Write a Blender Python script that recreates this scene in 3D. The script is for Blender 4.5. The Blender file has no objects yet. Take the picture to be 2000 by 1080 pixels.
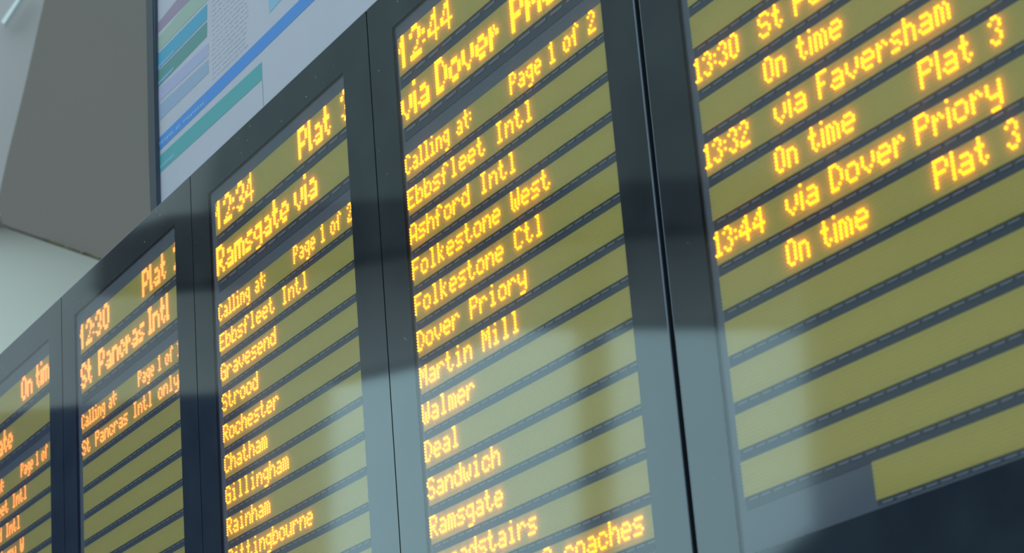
import bpy, math, random
from mathutils import Vector, Matrix
random.seed(7)
S = 0.8            # metres per display-panel width
ZTOP = 3.25        # height of the top edge of the board above the floor

# ------------------------------------------------------------------ camera
def W(u, v, z=0.0):
    """board coordinates (panel widths right, down, deep) -> metres"""
    return Vector((u * S, z * S, ZTOP - v * S))
R = [[0.49073491, 0.0788823, 0.86773085],
     [-0.31041729, 0.94637575, 0.0895212],
     [-0.8141378, -0.31328984, 0.48890605]]
T = [-1.29646526, 0.05945606, 6.26822947]
FPX = 4256.565
camb = [-(R[0][j] * T[0] + R[1][j] * T[1] + R[2][j] * T[2]) for j in range(3)]
CAM = W(camb[0], camb[1], camb[2])
def dirw(r): return Vector((r[0], r[2], -r[1]))
AX, AY, AZ = dirw(R[0]), -dirw(R[1]), -dirw(R[2])
cd = bpy.data.cameras.new('camera')
cam = bpy.data.objects.new('camera', cd)
bpy.context.scene.collection.objects.link(cam)
M = Matrix((AX, AY, AZ)).transposed().to_4x4()
M.translation = CAM
cam.matrix_world = M
cd.sensor_width = 36; cd.lens = FPX / 2000 * 36
cd.clip_start = 0.05; cd.clip_end = 500
cd.dof.use_dof = True; cd.dof.focus_distance = 3.75; cd.dof.aperture_fstop = 9.0
bpy.context.scene.camera = cam

# ------------------------------------------------------------------ daylight
sc = bpy.context.scene
sc.view_settings.view_transform = 'Standard'; sc.view_settings.look = 'None'
sc.view_settings.exposure = 0.0; sc.view_settings.gamma = 1.0
sc.view_settings.use_curve_mapping = False
w = bpy.data.worlds.new('overcast_sky'); sc.world = w; w.use_nodes = True
bg = w.node_tree.nodes['Background']
bg.inputs[0].default_value = (0.60, 0.93, 1.03, 1); bg.inputs[1].default_value = 2.0

# ------------------------------------------------------------------ helpers
COL = sc.collection
def new_obj(name, verts, faces, mat, parent=None, smooth=False):
    me = bpy.data.meshes.new(name); me.from_pydata([tuple(v) for v in verts], [], faces); me.update()
    if mat: me.materials.append(mat)
    if smooth:
        for p in me.polygons: p.use_smooth = True
    o = bpy.data.objects.new(name, me); COL.objects.link(o)
    if parent: o.parent = parent
    return o
class MB:
    def __init__(s): s.v = []; s.f = []
    def box(s, a, b):
        x0, y0, z0 = a; x1, y1, z1 = b; n = len(s.v)
        s.v += [(x0,y0,z0),(x1,y0,z0),(x1,y1,z0),(x0,y1,z0),(x0,y0,z1),(x1,y0,z1),(x1,y1,z1),(x0,y1,z1)]
        s.f += [tuple(n+i for i in q) for q in ((0,3,2,1),(4,5,6,7),(0,1,5,4),(1,2,6,5),(2,3,7,6),(3,0,4,7))]
    def bb(s, u0, v0, z0, u1, v1, z1):          # box in board coordinates
        a = W(u0, v1, z0); b = W(u1, v0, z1); s.box(a, b)
    def prism(s, pts, off):                      # polygon extruded by a vector
        n = len(s.v); k = len(pts)
        s.v += [tuple(p) for p in pts] + [tuple(p + off) for p in pts]
        s.f += [tuple(n+i for i in range(k)), tuple(n+k+i for i in reversed(range(k)))]
        s.f += [(n+i, n+k+i, n+k+(i+1) % k, n+(i+1) % k) for i in range(k)]
    def build(s, name, mat, parent=None, bevel=0):
        o = new_obj(name, s.v, s.f, mat, parent)
        import bmesh
        bm = bmesh.new(); bm.from_mesh(o.data); bmesh.ops.recalc_face_normals(bm, faces=bm.faces); bm.to_mesh(o.data); bm.free()
        if bevel:
            m = o.modifiers.new('bevel', 'BEVEL'); m.width = bevel; m.segments = 2; m.limit_method = 'ANGLE'
        return o
def empty(name, loc):
    o = bpy.data.objects.new(name, None); COL.objects.link(o); o.location = loc; o.empty_display_size = 0.1
    return o
def under(o, root):
    o.parent = root; o.matrix_parent_inverse = Matrix.Translation(root.location).inverted(); return o
def mat(name, col, rough=0.6, metal=0.0, ior=1.45, emis=None, es=0.0, noise=None, bump=None):
    m = bpy.data.materials.new(name); m.use_nodes = True
    nt = m.node_tree; b = nt.nodes['Principled BSDF']
    b.inputs['Base Color'].default_value = (*col, 1); b.inputs['Roughness'].default_value = rough
    b.inputs['Metallic'].default_value = metal; b.inputs['IOR'].default_value = ior
    if emis:
        b.inputs['Emission Color'].default_value = (*emis, 1); b.inputs['Emission Strength'].default_value = es
    if noise:
        sc_, amt, col2 = noise
        tc = nt.nodes.new('ShaderNodeTexCoord'); nz = nt.nodes.new('ShaderNodeTexNoise')
        nz.inputs['Scale'].default_value = sc_; nz.inputs['Detail'].default_value = 5
        mr = nt.nodes.new('ShaderNodeMapRange'); mr.inputs['From Min'].default_value = 0.35; mr.inputs['From Max'].default_value = 0.7
        mr.inputs['To Max'].default_value = amt
        mx = nt.nodes.new('ShaderNodeMix'); mx.data_type = 'RGBA'
        mx.inputs['A'].default_value = (*col, 1); mx.inputs['B'].default_value = (*col2, 1)
        nt.links.new(tc.outputs['Object'], nz.inputs['Vector']); nt.links.new(nz.outputs['Fac'], mr.inputs['Value'])
        nt.links.new(mr.outputs['Result'], mx.inputs['Factor']); nt.links.new(mx.outputs['Result'], b.inputs['Base Color'])
    if bump:
        tc = nt.nodes.new('ShaderNodeTexCoord'); nz = nt.nodes.new('ShaderNodeTexNoise'); nz.inputs['Scale'].default_value = bump[0]
        bp = nt.nodes.new('ShaderNodeBump'); bp.inputs['Strength'].default_value = bump[1]
        nt.links.new(tc.outputs['Object'], nz.inputs['Vector']); nt.links.new(nz.outputs['Fac'], bp.inputs['Height'])
        nt.links.new(bp.outputs['Normal'], b.inputs['Normal'])
    return m
def glass_mat():
    m = bpy.data.materials.new('pane_glass'); m.use_nodes = True; nt = m.node_tree
    nt.nodes.clear(); out = nt.nodes.new('ShaderNodeOutputMaterial')
    tr = nt.nodes.new('ShaderNodeBsdfTransparent'); gl = nt.nodes.new('ShaderNodeBsdfGlossy')
    gl.inputs['Roughness'].default_value = 0.055
    tr.inputs['Color'].default_value = (0.97, 0.98, 0.98, 1)
    fr = nt.nodes.new('ShaderNodeFresnel'); fr.inputs['IOR'].default_value = 1.78
    mx = nt.nodes.new('ShaderNodeMixShader')
    nt.links.new(fr.outputs[0], mx.inputs[0]); nt.links.new(tr.outputs[0], mx.inputs[1])
    nt.links.new(gl.outputs[0], mx.inputs[2]); nt.links.new(mx.outputs[0], out.inputs[0])
    return m
MT = dict(
    border=mat('black_painted_glass', (0.008, 0.010, 0.012), 0.055, ior=1.75, noise=(9, 1.0, (0.018, 0.02, 0.022))),
    casing=mat('casing_metal', (0.006, 0.007, 0.010), 0.6),
    rim=mat('rim_metal', (0.17, 0.17, 0.21), 0.45, 0.2),
    backboard=mat('grey_backboard', (0.21, 0.20, 0.24), 0.7),
    pcb=mat('module_board', (0.72, 0.53, 0.16), 0.55),
    led_off=mat('unlit_led', (0.78, 0.57, 0.17), 0.5),
    clip=mat('clip_grey', (0.27, 0.26, 0.32), 0.5),
    screw=mat('dust_speck', (0.45, 0.47, 0.5), 0.8),
    glass=glass_mat(),
    gap_shade=mat('painted_gap_shade', (0.115, 0.115, 0.15), 0.6),  # shade of the row gaps, put in as a darker colour
    gap=mat('gap_black', (0.004, 0.005, 0.008), 0.8),
)
# ------------------------------------------------------------------ pixel helpers
def ray(px, py):
    return (AX * ((px - 1000) / FPX) + AY * (-(py - 540) / FPX) - AZ).normalized()
FW = Vector((-AZ.x, -AZ.y, 0)).normalized()         # horizontal viewing direction
def on_board(px, py, z):                             # point where a ray meets a plane parallel to the board
    d = ray(px, py); t = (z * S - CAM.y) / d.y; return CAM + d * t
def upright(px, py, dist):                           # point on an upright plane facing the viewer
    d = ray(px, py); return CAM + d * (dist / d.dot(FW))
def struct(o):
    o['kind'] = 'structure'; return o

# ------------------------------------------------------------------ the setting behind the board
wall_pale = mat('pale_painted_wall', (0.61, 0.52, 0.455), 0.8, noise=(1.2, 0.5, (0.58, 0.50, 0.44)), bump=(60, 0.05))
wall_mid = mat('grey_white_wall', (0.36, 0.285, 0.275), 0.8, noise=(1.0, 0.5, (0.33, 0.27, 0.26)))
bulk = mat('grey_bulkhead', (0.143, 0.101, 0.087), 0.85, noise=(1.0, 0.5, (0.130, 0.097, 0.083)), bump=(80, 0.05))
D0 = 9.0
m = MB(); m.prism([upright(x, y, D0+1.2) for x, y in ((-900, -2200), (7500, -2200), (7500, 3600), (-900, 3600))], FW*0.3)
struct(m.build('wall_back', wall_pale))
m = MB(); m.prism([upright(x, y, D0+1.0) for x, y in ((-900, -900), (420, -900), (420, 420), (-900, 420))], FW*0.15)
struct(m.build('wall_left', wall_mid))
m = MB(); m.prism([upright(x, y, D0) for x, y in ((91, -20), (190, -420), (900, -420), (900, 740), (195, 503.5), (60, 457), (14, 441), (6, 437), (-6, 400), (14, 308), (48, 170))], FW*0.05)
struct(m.build('ceiling', bulk))
m = MB(); m.prism([upright(x, y, D0+0.9) for x, y in ((2, 42), (48, -24), (54, -24), (8, 47))], FW*0.05)
struct(m.build('trim_1', mat('white_trim', (0.62, 0.6, 0.58), 0.5)))
# crumbling joint under the grey bulkhead
m = MB()
rr = random.Random(3)
for i in range(26):
    x = 84 + i * 4.3; y = 465.2 + (x - 84) * 0.345
    a = rr.uniform(0.3, 1.0) + (1.6 if 120 < x < 137 or 156 < x < 160 or 182 < x < 186 else 0); b = rr.uniform(-0.6, 0.6)
    q = [upright(x, y - 1 + b, D0 - 0.02), upright(x + 4.6, y + 0.5 + b, D0 - 0.02), upright(x + 4.4, y + a + 1 + b, D0 - 0.02), upright(x + 0.3, y + a + b, D0 - 0.02)]
    m.prism(q, FW * 0.03)
jo = m.build('trim_2', mat('mossy_joint', (0.05, 0.05, 0.035), 0.9, noise=(30, 1.0, (0.22, 0.17, 0.08)))); struct(jo)

# ------------------------------------------------------------------ unseen hall pieces, added and shaped for the patches reflected in the glass
def hall(px_poly, dist, thick, material, name):
    m = MB()
    pts = []
    for x, y in px_poly:
        p = upright(x, y, dist); pts.append(Vector((p.x, -p.y, p.z)))
    m.prism(pts, Vector((FW.x, -FW.y, 0)) * thick)
    return struct(m.build(name, material))
h_up = mat('reflected_grey', (0.24, 0.22, 0.21), 0.9)
h_dark = mat('reflected_dark', (0.05, 0.04, 0.045), 0.7)
h_light = mat('reflected_pale', (0.62, 0.54, 0.52), 0.9)
h_navy = mat('reflected_navy', (0.015, 0.022, 0.075), 0.6)
h_band = mat('reflected_pale_band', (0.66, 0.58, 0.57), 0.9)
h_mid = mat('reflected_mid', (0.30, 0.25, 0.24), 0.9)
hall([(560, -500), (2600, -500), (2600, 300), (1300, 350), (800, 395), (400, 410)], 17.0, 0.3, h_up, 'reflect_upper')
hall([(185, 470), (330, 420), (800, 385), (1300, 350), (2600, 280), (2600, 380), (1300, 440), (800, 480), (430, 545), (180, 560)], 16.6, 0.3, h_dark, 'reflect_dark_band')
hall([(-500, -300), (640, -300), (640, 1500), (-500, 1500)], 17.6, 0.3, h_light, 'reflect_pale')
hall([(-500, 860), (330, 772), (470, 765), (500, 1500), (-500, 1500)], 16.2, 0.3, h_navy, 'reflect_navy_left')
hall([(640, 420), (1560, 360), (1560, 625), (1000, 625), (860, 690), (640, 740)], 17.6, 0.3, h_band, 'reflect_pale_band')
hall([(1560, 380), (2600, 300), (2600, 1500), (1620, 1500)], 17.6, 0.3, h_mid, 'reflect_right')
hall([(1120, 500), (1185, 500), (1215, 1500), (1150, 1500)], 17.5, 0.2, h_mid, 'reflect_mid_strip')
hall([(1700, 930), (2600, 780), (2600, 1500), (1500, 1500), (1500, 1100)], 16.9, 0.3, h_navy, 'reflect_navy_right')
m = MB(); m.box((-40, -40, -0.2), (30, 25, 0)); struct(m.build('floor', mat('station_floor', (0.22, 0.21, 0.20), 0.6, noise=(0.6, 0.6, (0.16, 0.155, 0.15)))))

# ------------------------------------------------------------------ dot-matrix lettering
F5 = {' ':[0]*5, '.':[0x60,0x60], '0':[0x3E,0x41,0x41,0x41,0x3E], '1':[0,0x42,0x7F,0x40,0], '2':[0x42,0x61,0x51,0x49,0x46],
 '3':[0x22,0x41,0x49,0x49,0x36], '4':[0x18,0x14,0x12,0x7F,0x10], '8':[0x36,0x49,0x49,0x49,0x36], ':':[0,0,0x14,0,0],
 'A':[0x7E,0x11,0x11,0x11,0x7E], 'B':[0x7F,0x49,0x49,0x49,0x36], 'C':[0x3E,0x41,0x41,0x41,0x22], 'D':[0x7F,0x41,0x41,0x22,0x1C],
 'E':[0x7F,0x49,0x49,0x49,0x41], 'F':[0x7F,0x09,0x09,0x09,0x01], 'G':[0x3E,0x41,0x49,0x49,0x7A], 'I':[0,0x41,0x7F,0x41,0],
 'M':[0x7F,0x02,0x0C,0x02,0x7F], 'O':[0x3E,0x41,0x41,0x41,0x3E], 'P':[0x7F,0x09,0x09,0x09,0x06], 'R':[0x7F,0x09,0x19,0x29,0x46],
 'S':[0x26,0x49,0x49,0x49,0x32], 'W':[0x3F,0x40,0x38,0x40,0x3F], 'a':[0x20,0x54,0x54,0x54,0x78], 'b':[0x7F,0x48,0x44,0x44,0x38],
 'c':[0x38,0x44,0x44,0x44,0x28], 'd':[0x38,0x44,0x44,0x48,0x7F], 'e':[0x38,0x54,0x54,0x54,0x18], 'f':[0x08,0x7E,0x09,0x01,0x02],
 'g':[0x18,0x124,0x124,0x124,0xFC], 'h':[0x7F,0x08,0x04,0x04,0x78], 'i':[0,0x44,0x7D,0x40,0], 'k':[0x7F,0x10,0x28,0x44,0],
 'l':[0,0x41,0x7F,0x40,0], 'm':[0x7C,0x04,0x78,0x04,0x78], 'n':[0x7C,0x08,0x04,0x04,0x78], 'o':[0x38,0x44,0x44,0x44,0x38],
 'r':[0x7C,0x08,0x04,0x04,0x08], 's':[0x48,0x54,0x54,0x54,0x24], 't':[0x04,0x3F,0x44,0x40,0x20], 'u':[0x3C,0x40,0x40,0x20,0x7C],
 'v':[0x1C,0x20,0x40,0x20,0x1C], 'w':[0x3C,0x40,0x30,0x40,0x3C], 'y':[0x1C,0x120,0x120,0x120,0xFC]}
FE = dict(F5)          # proportional face of the right-hand display
FE.update({' ':[0,0,0], '1':[0x42,0x7F,0x40], '3':[0x22,0x41,0x49,0x36], '2':[0x62,0x51,0x49,0x46], '0':[0x3E,0x41,0x41,0x3E],
 'O':[0x3E,0x41,0x41,0x3E], ':':[0x14], 'i':[0x7D], 'l':[0x7F], 'n':[0x7C,0x04,0x04,0x78], 'h':[0x7F,0x04,0x04,0x78],
 'F':[0x7F,0x09,0x09,0x01], 'r':[0x7C,0x08,0x04,0x08], 's':[0x48,0x54,0x54,0x24], 't':[0x04,0x3F,0x44,0x20]})
FN = {k: (v[:2] + v[3:] if len(v) == 5 else v) for k, v in F5.items()}   # narrow face
FN.update({' ':[0]*3, 'l':[0x41,0x7F,0x40], 'i':[0x44,0x7D,0x40], '1':[0x42,0x7F,0x40], ':':[0x14], 't':[0x04,0x3F,0x44], '2':[0x62,0x51,0x49,0x46],
 'n':[0x7C,0x04,0x04,0x78]})
RM = [0,0,1,1,2,2,3,3,4,5,6,6,7,8]
def tall(cols, mp):
    out = []
    for j in mp:
        c = cols[j]; out.append(sum(1 << r for r in range(14) if (c >> RM[r]) & 1))
    return out
M8 = [0,0,1,2,2,3,4,4]; M7 = [0,0,1,2,3,4,4]
FL = {}
for ch in '234088DPROoavegnycsS'.replace('88', ''):
    FL[ch] = tall(F5[ch], M7 if ch in 'cs' else M8)
FL.update({' ':[0]*4, '1':tall([0x04,0x02,0x7F,0x7F], [0,1,2,3]) , ':':tall([0x14],[0,0]), 'i':tall([0x7D],[0,0]), 'l':tall([0x7F,0x40],[0,0,1]),
 'I':tall([0x41,0x7F],[0,1,1,0]), 't':tall([0x04,0x3F,0x44,0x20],[0,1,1,2,2,3]), 'r':tall([0x7C,0x08,0x04,0x08],[0,0,1,2,3,3]),
 'm':tall([0x7C,0x04,0x7C,0x04,0x78],[0,0,1,1,2,2,3,3,4,4]), 'M':tall(F5['M'],[0,0,1,1,2,2,3,3,4,4]), '0':tall([0x3E,0x41,0x41,0x41,0x3E],M8),
 'n':tall([0x7C,0x04,0x04,0x04,0x78],M8)})
def dots(text, col, face, pitch=None):
    out = []
    for ch in text:
        g = face[ch]
        for j, c in enumerate(g):
            for r in range(14):
                if (c >> r) & 1: out.append((col + j, r))
        col += pitch if pitch else len(g) + 1
    return out
def small(t, c=0): return dots(t, c, F5, 6)
def nar(t, c=0): return dots(t, c, FN)
def eface(t, c=0): return dots(t, c, FE)
def large(t, c=0): return dots(t, c, FL)

P = 0.0061                      # LED pitch in panel widths
ROW = 0.0747
HS, HL = 9 * P, 14 * P          # module heights
def dome_mesh(name, pts, material, rad, h, sides=6):
    """pts: LED centres (x right, z up, metres) relative to the module's upper-left corner; domes face -y"""
    v = []; f = []
    ring = [(math.cos(2*math.pi*i/sides), math.sin(2*math.pi*i/sides)) for i in range(sides)]
    for x, z in pts:
        n = len(v)
        for cx, cz in ring: v.append((x + cx*rad, 0, z + cz*rad))
        for cx, cz in ring: v.append((x + cx*rad*0.72, -h*0.72, z + cz*rad*0.72))
        v.append((x, -h, z))
        for i in range(sides):
            j = (i+1) % sides
            f.append((n+i, n+j, n+sides+j, n+sides+i)); f.append((n+sides+i, n+sides+j, n+2*sides))
    me = bpy.data.meshes.new(name); me.from_pydata(v, [], f); me.update(); me.materials.append(material)
    for p in me.polygons: p.use_smooth = True
    return me
def grid_pts(c0, c1, rows):
    return [((c + 0.5) * P * S, -(r + 0.5) * P * S) for c in range(c0, c1) for r in range(rows)]
NCOL = 125
UNLIT = {'s': dome_mesh('unlit_leds', grid_pts(0, NCOL, 9), MT['led_off'], P*S*0.49, P*S*0.10),
         'l': dome_mesh('unlit_leds', grid_pts(0, NCOL, 14), MT['led_off'], P*S*0.49, P*S*0.10),
         'p': dome_mesh('unlit_leds', grid_pts(50, NCOL, 9), MT['led_off'], P*S*0.49, P*S*0.10)}
def plate_mesh(c0, rows):
    m = MB(); m.box(((c0+0.4)*P*S, 0, -rows*P*S - 0.0003), (NCOL*P*S, 0.0030, 0.0003))
    me = bpy.data.meshes.new('led_row'); me.from_pydata(m.v, [], m.f); me.materials.append(MT['pcb']); me.update(); return me
PLATE = {'s': plate_mesh(0, 9), 'l': plate_mesh(0, 14), 'p': plate_mesh(50, 9)}
def clip_mesh(y0, h, n, period, ln, c0=0.0, mt='clip'):
    m = MB()
    for k in range(n):
        x = c0 + 0.012 + k * period
        if x > 0.75: break
        m.box((x*S, 0.0008, -(y0 + h)*S), ((x + ln)*S, 0.0022, -y0*S))
    me = bpy.data.meshes.new('edge_clips'); me.from_pydata(m.v, [], m.f); me.materials.append(MT[mt]); me.update(); return me
CLIPS = {'s': clip_mesh(HS + 0.0035, 0.0038, 40, 0.0315, 0.024), 'l': clip_mesh(HL + 0.0055, 0.0058, 40, 0.058, 0.042),
         'p': clip_mesh(HS + 0.0035, 0.0038, 40, 0.0315, 0.024, c0=50*P)}
def gap_shade_mesh(y0, h, c0=0):  # dark strip standing in for the shade in the gap below a row
    m = MB(); m.box((c0*P*S, 0.0022, -(y0 + h)*S), (NCOL*P*S, 0.0031, -y0*S))
    me = bpy.data.meshes.new('gap_shade_strip'); me.from_pydata(m.v, [], m.f); me.materials.append(MT['gap_shade']); me.update(); return me
GAP_SHADES = {'s': gap_shade_mesh(HS + 0.0004, ROW - HS - 0.001), 'l': gap_shade_mesh(HL + 0.0004, 0.027), 'p': gap_shade_mesh(HS + 0.0004, 0.0065, 50)}
def led_mat(i, col, es):
    return mat('lit_led', (0.5, 0.25, 0.03), 0.4, emis=col, es=es)
DZ = 0.012                     # plane the LED positions were measured in
DZ2 = 0.004                    # depth of the LED faces behind the glass
KZ = (DZ2 - camb[2]) / (DZ - camb[2])
WIN = (0.110, 0.088, 0.884, 1.409)
GAPS = 0.0022

def module(root, kind, u0, v0, text, lm):
    o = bpy.data.objects.new('led_row', PLATE[kind]); COL.objects.link(o)
    o.location = W(camb[0] + (u0 - camb[0])*KZ, camb[1] + (v0 - camb[1])*KZ, DZ2); o.scale = (KZ, 1, KZ); under(o, root)
    g = bpy.data.objects.new('unlit_leds', UNLIT[kind]); COL.objects.link(g); g.parent = o; g['kind'] = 'stuff'
    c = bpy.data.objects.new('edge_clips', CLIPS[kind]); COL.objects.link(c); c.parent = o; c['kind'] = 'stuff'
    c['label'] = 'row of small grey retaining clips'
    q = bpy.data.objects.new('gap_shade_strip', GAP_SHADES[kind]); COL.objects.link(q); q.parent = o; q['label'] = 'dark strip painting the shade between the lit rows'
    text = [(a, b) for a, b in text if 0 <= a < NCOL]
    if text:
        me = dome_mesh('lettering', [((a + 0.5)*P*S, -(b + 0.5)*P*S) for a, b in text], lm, P*S*0.45, P*S*0.5, 8)
        l = bpy.data.objects.new('lettering', me); COL.objects.link(l); l.parent = o; l['kind'] = 'stuff'; l['label'] = 'glowing amber dot-matrix lettering'

def display(u0, wd, label, rows, lm, shift=0.0):
    """one glazed display unit; rows = list of (kind, top v, dots, column shift)"""
    root = empty('departure_display', W(u0 + wd/2, 1.53, 0.06))
    root['label'] = label; root['category'] = 'departure board'; root['group'] = 'glazed departure displays side by side'
    a, b, c, d = WIN; L, Rr = u0 + GAPS, u0 + wd - GAPS
    m = MB()                                             # glass border, painted black from behind
    t = 0.0006
    m.bb(L, 0, 0, Rr, b, t); m.bb(L, d, 0, Rr, 1.53, t); m.bb(L, b, 0, u0 + a, d, t); m.bb(u0 + c, b, 0, Rr, d, t)
    under(m.build('glass_border', MT['border']), root)
    m = MB(); z0, z1 = t + 0.0002, 0.15
    m.bb(L, 0, z0, L + 0.006, 1.53, z1); m.bb(Rr - 0.006, 0, z0, Rr, 1.53, z1)
    m.bb(L, 0, z0, Rr, 0.006, z1); m.bb(L, 1.524, z0, Rr, 1.53, z1); m.bb(L, 0, z1 - 0.006, Rr, 1.53, z1)
    under(m.build('casing', MT['casing']), root)
    e = 0.0016                                           # thin bare metal rims round the glass
    trims = [(L, -e, 0.0002, Rr, -0.0001, 0.012)]
    if u0 > 3: trims.append((L - 0.0006, -e, -0.0002, L + 0.0006, 1.53, 0.002))
    elif u0 > 2: trims.append((Rr - 0.0008, -e, -0.0002, Rr + 0.0012, 1.53, 0.002))
    for tb in trims:
        m = MB(); m.bb(*tb); under(m.build('edge_trim', MT['rim']), root)
    o = new_obj('glass_pane', [W(u0+a, d, 0.0), W(u0+c, d, 0.0), W(u0+c, b, 0.0), W(u0+a, b, 0.0)], [(0,1,2,3)], MT['glass'])
    under(o, root)
    m = MB(); m.bb(u0 + 0.012, 0.012, DZ2 + 0.0040, u0 + wd - 0.012, 1.508, DZ2 + 0.012)
    under(m.build('backboard', MT['backboard']), root)
    for kind, v0, txt in rows:
        module(root, kind, u0 + shift, v0, txt, lm)
    m = MB(); rd = random.Random(int(u0*100) + 5)        # specks of dust and chips on the border
    for k in range(16):
        if rd.random() < 0.5: x = L + rd.uniform(0.002, 0.11); y = rd.uniform(0.01, 1.4)
        else: x = L + rd.uniform(0.01, 0.9); y = rd.uniform(0.008, 0.075)
        s = rd.uniform(0.0005, 0.0013); m.bb(x, y, -0.0004, x + s, y + s*rd.uniform(1, 2.4), 0.0)
    o = under(m.build('dust_specks', MT['screw']), root); o['kind'] = 'stuff'
    return root

def std_rows(a, head1, head2, call, lines, n=13):
    """a = centre line of the gap below the 'Calling at' row"""
    rows = [('l', a - 0.3255, head1), ('l', a - 0.2105, head2), ('s', a - 0.010 - HS, call)]
    for i in range(n - 1):
        rows.append(('s', a - 0.010 - HS + ROW*(i+1), lines[i] if i < len(lines) else []))
    return rows
TR = 0                     # first text column
lmA = led_mat(0, (1.0, 0.25, 0.06), 2.6); lmB = led_mat(1, (1.0, 0.27, 0.06), 2.7)
lmC = led_mat(2, (1.0, 0.31, 0.020), 3.6); lmD = led_mat(3, (1.0, 0.345, 0.006), 4.0); lmE = led_mat(4, (1.0, 0.35, 0.006), 4.2)
nx = lambda *a: sum(a, [])
# display A: far left, cut by the frame
display(-1.0, 1.0, 'farthest-left departure display, cut off at the left, its heading ending On time',
    std_rows(0.452, nx(large('12:12', 1), large('On', 76), large('time', 99)), large('Margate', 1),
             nx(nar('Calling at:'), nar('Page 1 of 2', 74)), [small('Ebbsfleet Intl'), small('Ashford Intl', 1), small('Canterbury W', 6)]),
    lmA, shift=0.1245)
display(0.0, 1.0, 'departure display headed 12:30 St Pancras Intl, second from the left',
    std_rows(0.450, nx(large('12', 0)[:0], large('1', 0), large('2', 8), large(':', 17), large('3', 21), large('0', 31), large('Plat', 81), large('2', 118)),
             nx(large('St', 0), large('Pancras', 24), large('Intl', 87)), nx(nar('Calling at:'), nar('Page 1 of 1', 73)),
             [small('St Pancras Intl only.')]), lmB, shift=0.1245)
display(1.0, 1.01, 'departure display headed 12:34 Ramsgate via, listing Gravesend, Strood and Rochester',
    std_rows(0.4425, nx(large('1', 1), large('2', 9), large(':', 18), large('3', 22), large('4', 31), large('Plat', 81), large('3', 118)),
             nx(large('Ramsgate', 0), large('via', 75)), nx(nar('Calling at:'), nar('Page 1 of 2', 72)),
             [small(s) for s in ('Ebbsfleet Intl', 'Gravesend', 'Strood', 'Rochester', 'Chatham', 'Gillingham', 'Rainham', 'Sittingbourne')]),
    lmC, shift=0.1215)
display(2.01, 0.985, 'departure display headed 12:44 via Dover Priory, listing Folkestone West and Sandwich',
    std_rows(0.438, nx(large('1', 1), large('2', 9), large(':', 18), large('4', 22), large('4', 31), large('Plat', 81), large('3', 118)),
             nx(large('via', 0), large('Dover', 25), large('Priory', 75)), nx(nar('Calling at:'), nar('Page 1 of 2', 71)),
             [small(s) for s in ('Ebbsfleet Intl', 'Ashford Intl', 'Folkestone West', 'Folkestone Ctl', 'Dover Priory', 'Martin Mill', 'Walmer', 'Deal',
                                 'Sandwich', 'Ramsgate', 'Broadstairs')] + [small('8 coaches', 67)]),
    lmD, shift=0.1065)
e0 = 0.5812
er = [(-6, []), (-5, []), (-4, []), (-3, []), (-2, nx(eface('13:14', 0))), (-1, []),
      (0, []), (1, nx(eface('13:30', 0), eface('St', 29), eface('Pancras Intl', 44))), (2, nx(eface('On', 29), eface('time', 43), eface('Plat', 85), eface('2', 109))),
      (3, nx(eface('13:32', 0), eface('via', 31), eface('Faversham', 49))), (4, nx(eface('On', 29), eface('time', 43), eface('Plat', 85), eface('3', 109))),
      (5, nx(eface('13:44', 0), eface('via', 31), eface('Dover', 49), eface('Priory', 81))), (6, nx(eface('On', 29), eface('time', 43), eface('Plat', 85), eface('3', 109))),
      (7, []), (8, []), (9, []), (10, [])]
display(3.008, 1.0, 'nearest departure display, at the right, listing 13:32 via Faversham and 13:44 services',
    [('s', e0 + ROW*k - 0.010 - HS, t) for k, t in er] + [('p', e0 + ROW*11 - 0.010 - HS, [])], lmE, shift=0.1195)

# steel frame that carries the displays
m = MB()
for u in (-0.8, 0.35, 1.5, 2.65, 3.8):
    m.box((u*S - 0.03, 0.151*S, 0), (u*S + 0.03, 0.151*S + 0.06, ZTOP - 0.05))
m.box((-1.0*S, 0.151*S + 0.01, ZTOP - 0.6), (3.95*S, 0.151*S + 0.05, ZTOP - 0.54))
o = m.build('support_frame', MT['casing']); o['label'] = 'dark steel posts carrying the row of departure displays'; o['category'] = 'stand'

# ------------------------------------------------------------------ printed diagram board above the displays
ZB = 0.26
root = empty('diagram_board', on_board(306, 420, ZB))
root['label'] = 'pale framed board with coloured diagonal-looking bars above the displays'; root['category'] = 'poster'
def slab(name, px, z, th, material, label=None, parent=root):
    m = MB(); m.prism([on_board(x, y, z) for x, y in px], Vector((0, th, 0)))
    o = m.build(name, material); under(o, parent)
    if label: o['label'] = label
    return o
def ink(n, c): return mat(n, c, 0.55)
us = on_board(301, 300, ZB).x / S
m = MB(); m.bb(us, -1.0, ZB, us + 3.1, 0.35, ZB + 0.012)
under(m.build('sheet', mat('poster_paper', (0.40, 0.33, 0.375), 0.45, noise=(7, 0.7, (0.365, 0.31, 0.345)))), root)
slab('board_frame', [(277, -450), (290.5, -450), (296, -120), (301.5, 200), (310, 560), (299, 560), (290, 300), (283, -120)], ZB - 0.012, 0.03, mat('board_frame_black', (0.012, 0.012, 0.02), 0.4), 'black left edge of the board frame')
slab('board_frame', [(290.5, -450), (295, -450), (300.5, -120), (304, 200), (312, 560), (308, 560), (301, 200), (296, -120)], ZB - 0.010, 0.01, mat('board_frame_inner', (0.03, 0.035, 0.06), 0.4), 'dark blue inner lip of the frame')
zc = ZB - 0.0006
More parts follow.
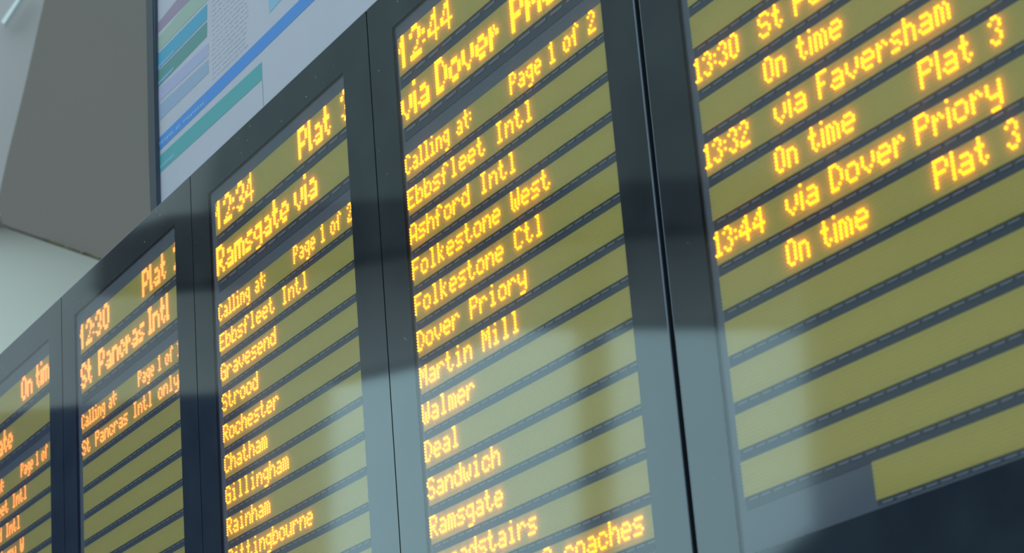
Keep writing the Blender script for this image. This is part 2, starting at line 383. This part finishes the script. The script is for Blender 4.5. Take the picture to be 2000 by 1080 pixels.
for px, c, lb in [
    ([(303, 52), (345, 0), (372, -32), (395, -32), (368, 2), (303, 70)], (0.26, 0.16, 0.22), 'dull pink bar'),
    ([(303, 82), (372, -2), (392, -26), (430, -26), (402, 4), (303, 106)], (0.27, 0.29, 0.235), 'faded olive bar'),
    ([(304, 110), (404, 8), (404, 38), (305, 140)], (0.060, 0.225, 0.33), 'light blue bar'),
    ([(305, 143), (404, 42), (404, 71), (306, 173)], (0.085, 0.18, 0.17), 'green bar'),
    ([(305, 178), (407, 84), (407, 108), (306, 203)], (0.31, 0.27, 0.38), 'faint violet bar'),
    ([(306, 210), (407, 116), (407, 142), (307, 240)], (0.24, 0.25, 0.34), 'faint grey blue bar'),
    ([(305, 275), (590, -5), (610, -25), (640, -25), (305, 301)], (0.055, 0.165, 0.42), 'long blue bar'),
    ([(306, 310), (511, 121), (512, 155), (307, 343)], (0.070, 0.235, 0.245), 'teal green bar'),
    ([(524, -6), (548, -30), (575, -30), (526, 26)], (0.20, 0.30, 0.40), 'pale blue tag')]:
    slab('colour_bar', px, zc, 0.0003, ink('ink', c), lb)
slab('rule_line', [(511.2, 155), (512.6, 155), (515, 208), (513.8, 208)], zc, 0.0003, ink('ink_line', (0.20, 0.26, 0.30)), 'thin vertical rule')
# faint lines of small print, too small to read
m = MB(); rr = random.Random(11)
for row in range(17):
    y0 = 6 + row * 9.5
    x = 414
    while x < 480:
        ln = rr.uniform(3, 8)
        ya = y0 - (x - 410) * 0.98
        m.prism([on_board(x, ya, zc), on_board(x+ln, ya-ln*0.98, zc), on_board(x+ln, ya-ln*0.98+2.2, zc), on_board(x, ya+2.2, zc)], Vector((0, 0.0002, 0)))
        x += ln + rr.uniform(1.5, 4)
o = under(m.build('small_print', ink('ink_small', (0.385, 0.32, 0.40))), root); o['kind'] = 'stuff'
m = MB()
for (x, y, n, st, k) in ((311, 279, 19, 3.6, 0.93), (309, 328, 8, 3.0, 0.95), (309, 129, 8, 3.0, 1.03), (309, 161, 8, 3.0, 1.02)):
    for i in range(n):
        if rr.random() < 0.14: continue
        xa = x + i*st*1.3; ya = y - i*st*1.3*k
        m.prism([on_board(xa, ya, zc-0.0005), on_board(xa+2.9, ya-2.9*k, zc-0.0005), on_board(xa+2.9, ya-2.9*k+rr.uniform(4, 7), zc-0.0005), on_board(xa, ya+rr.uniform(4, 7), zc-0.0005)], Vector((0, 0.0002, 0)))
o = under(m.build('bar_caption', ink('ink_caption', (0.20, 0.30, 0.44))), root); o['kind'] = 'stuff'
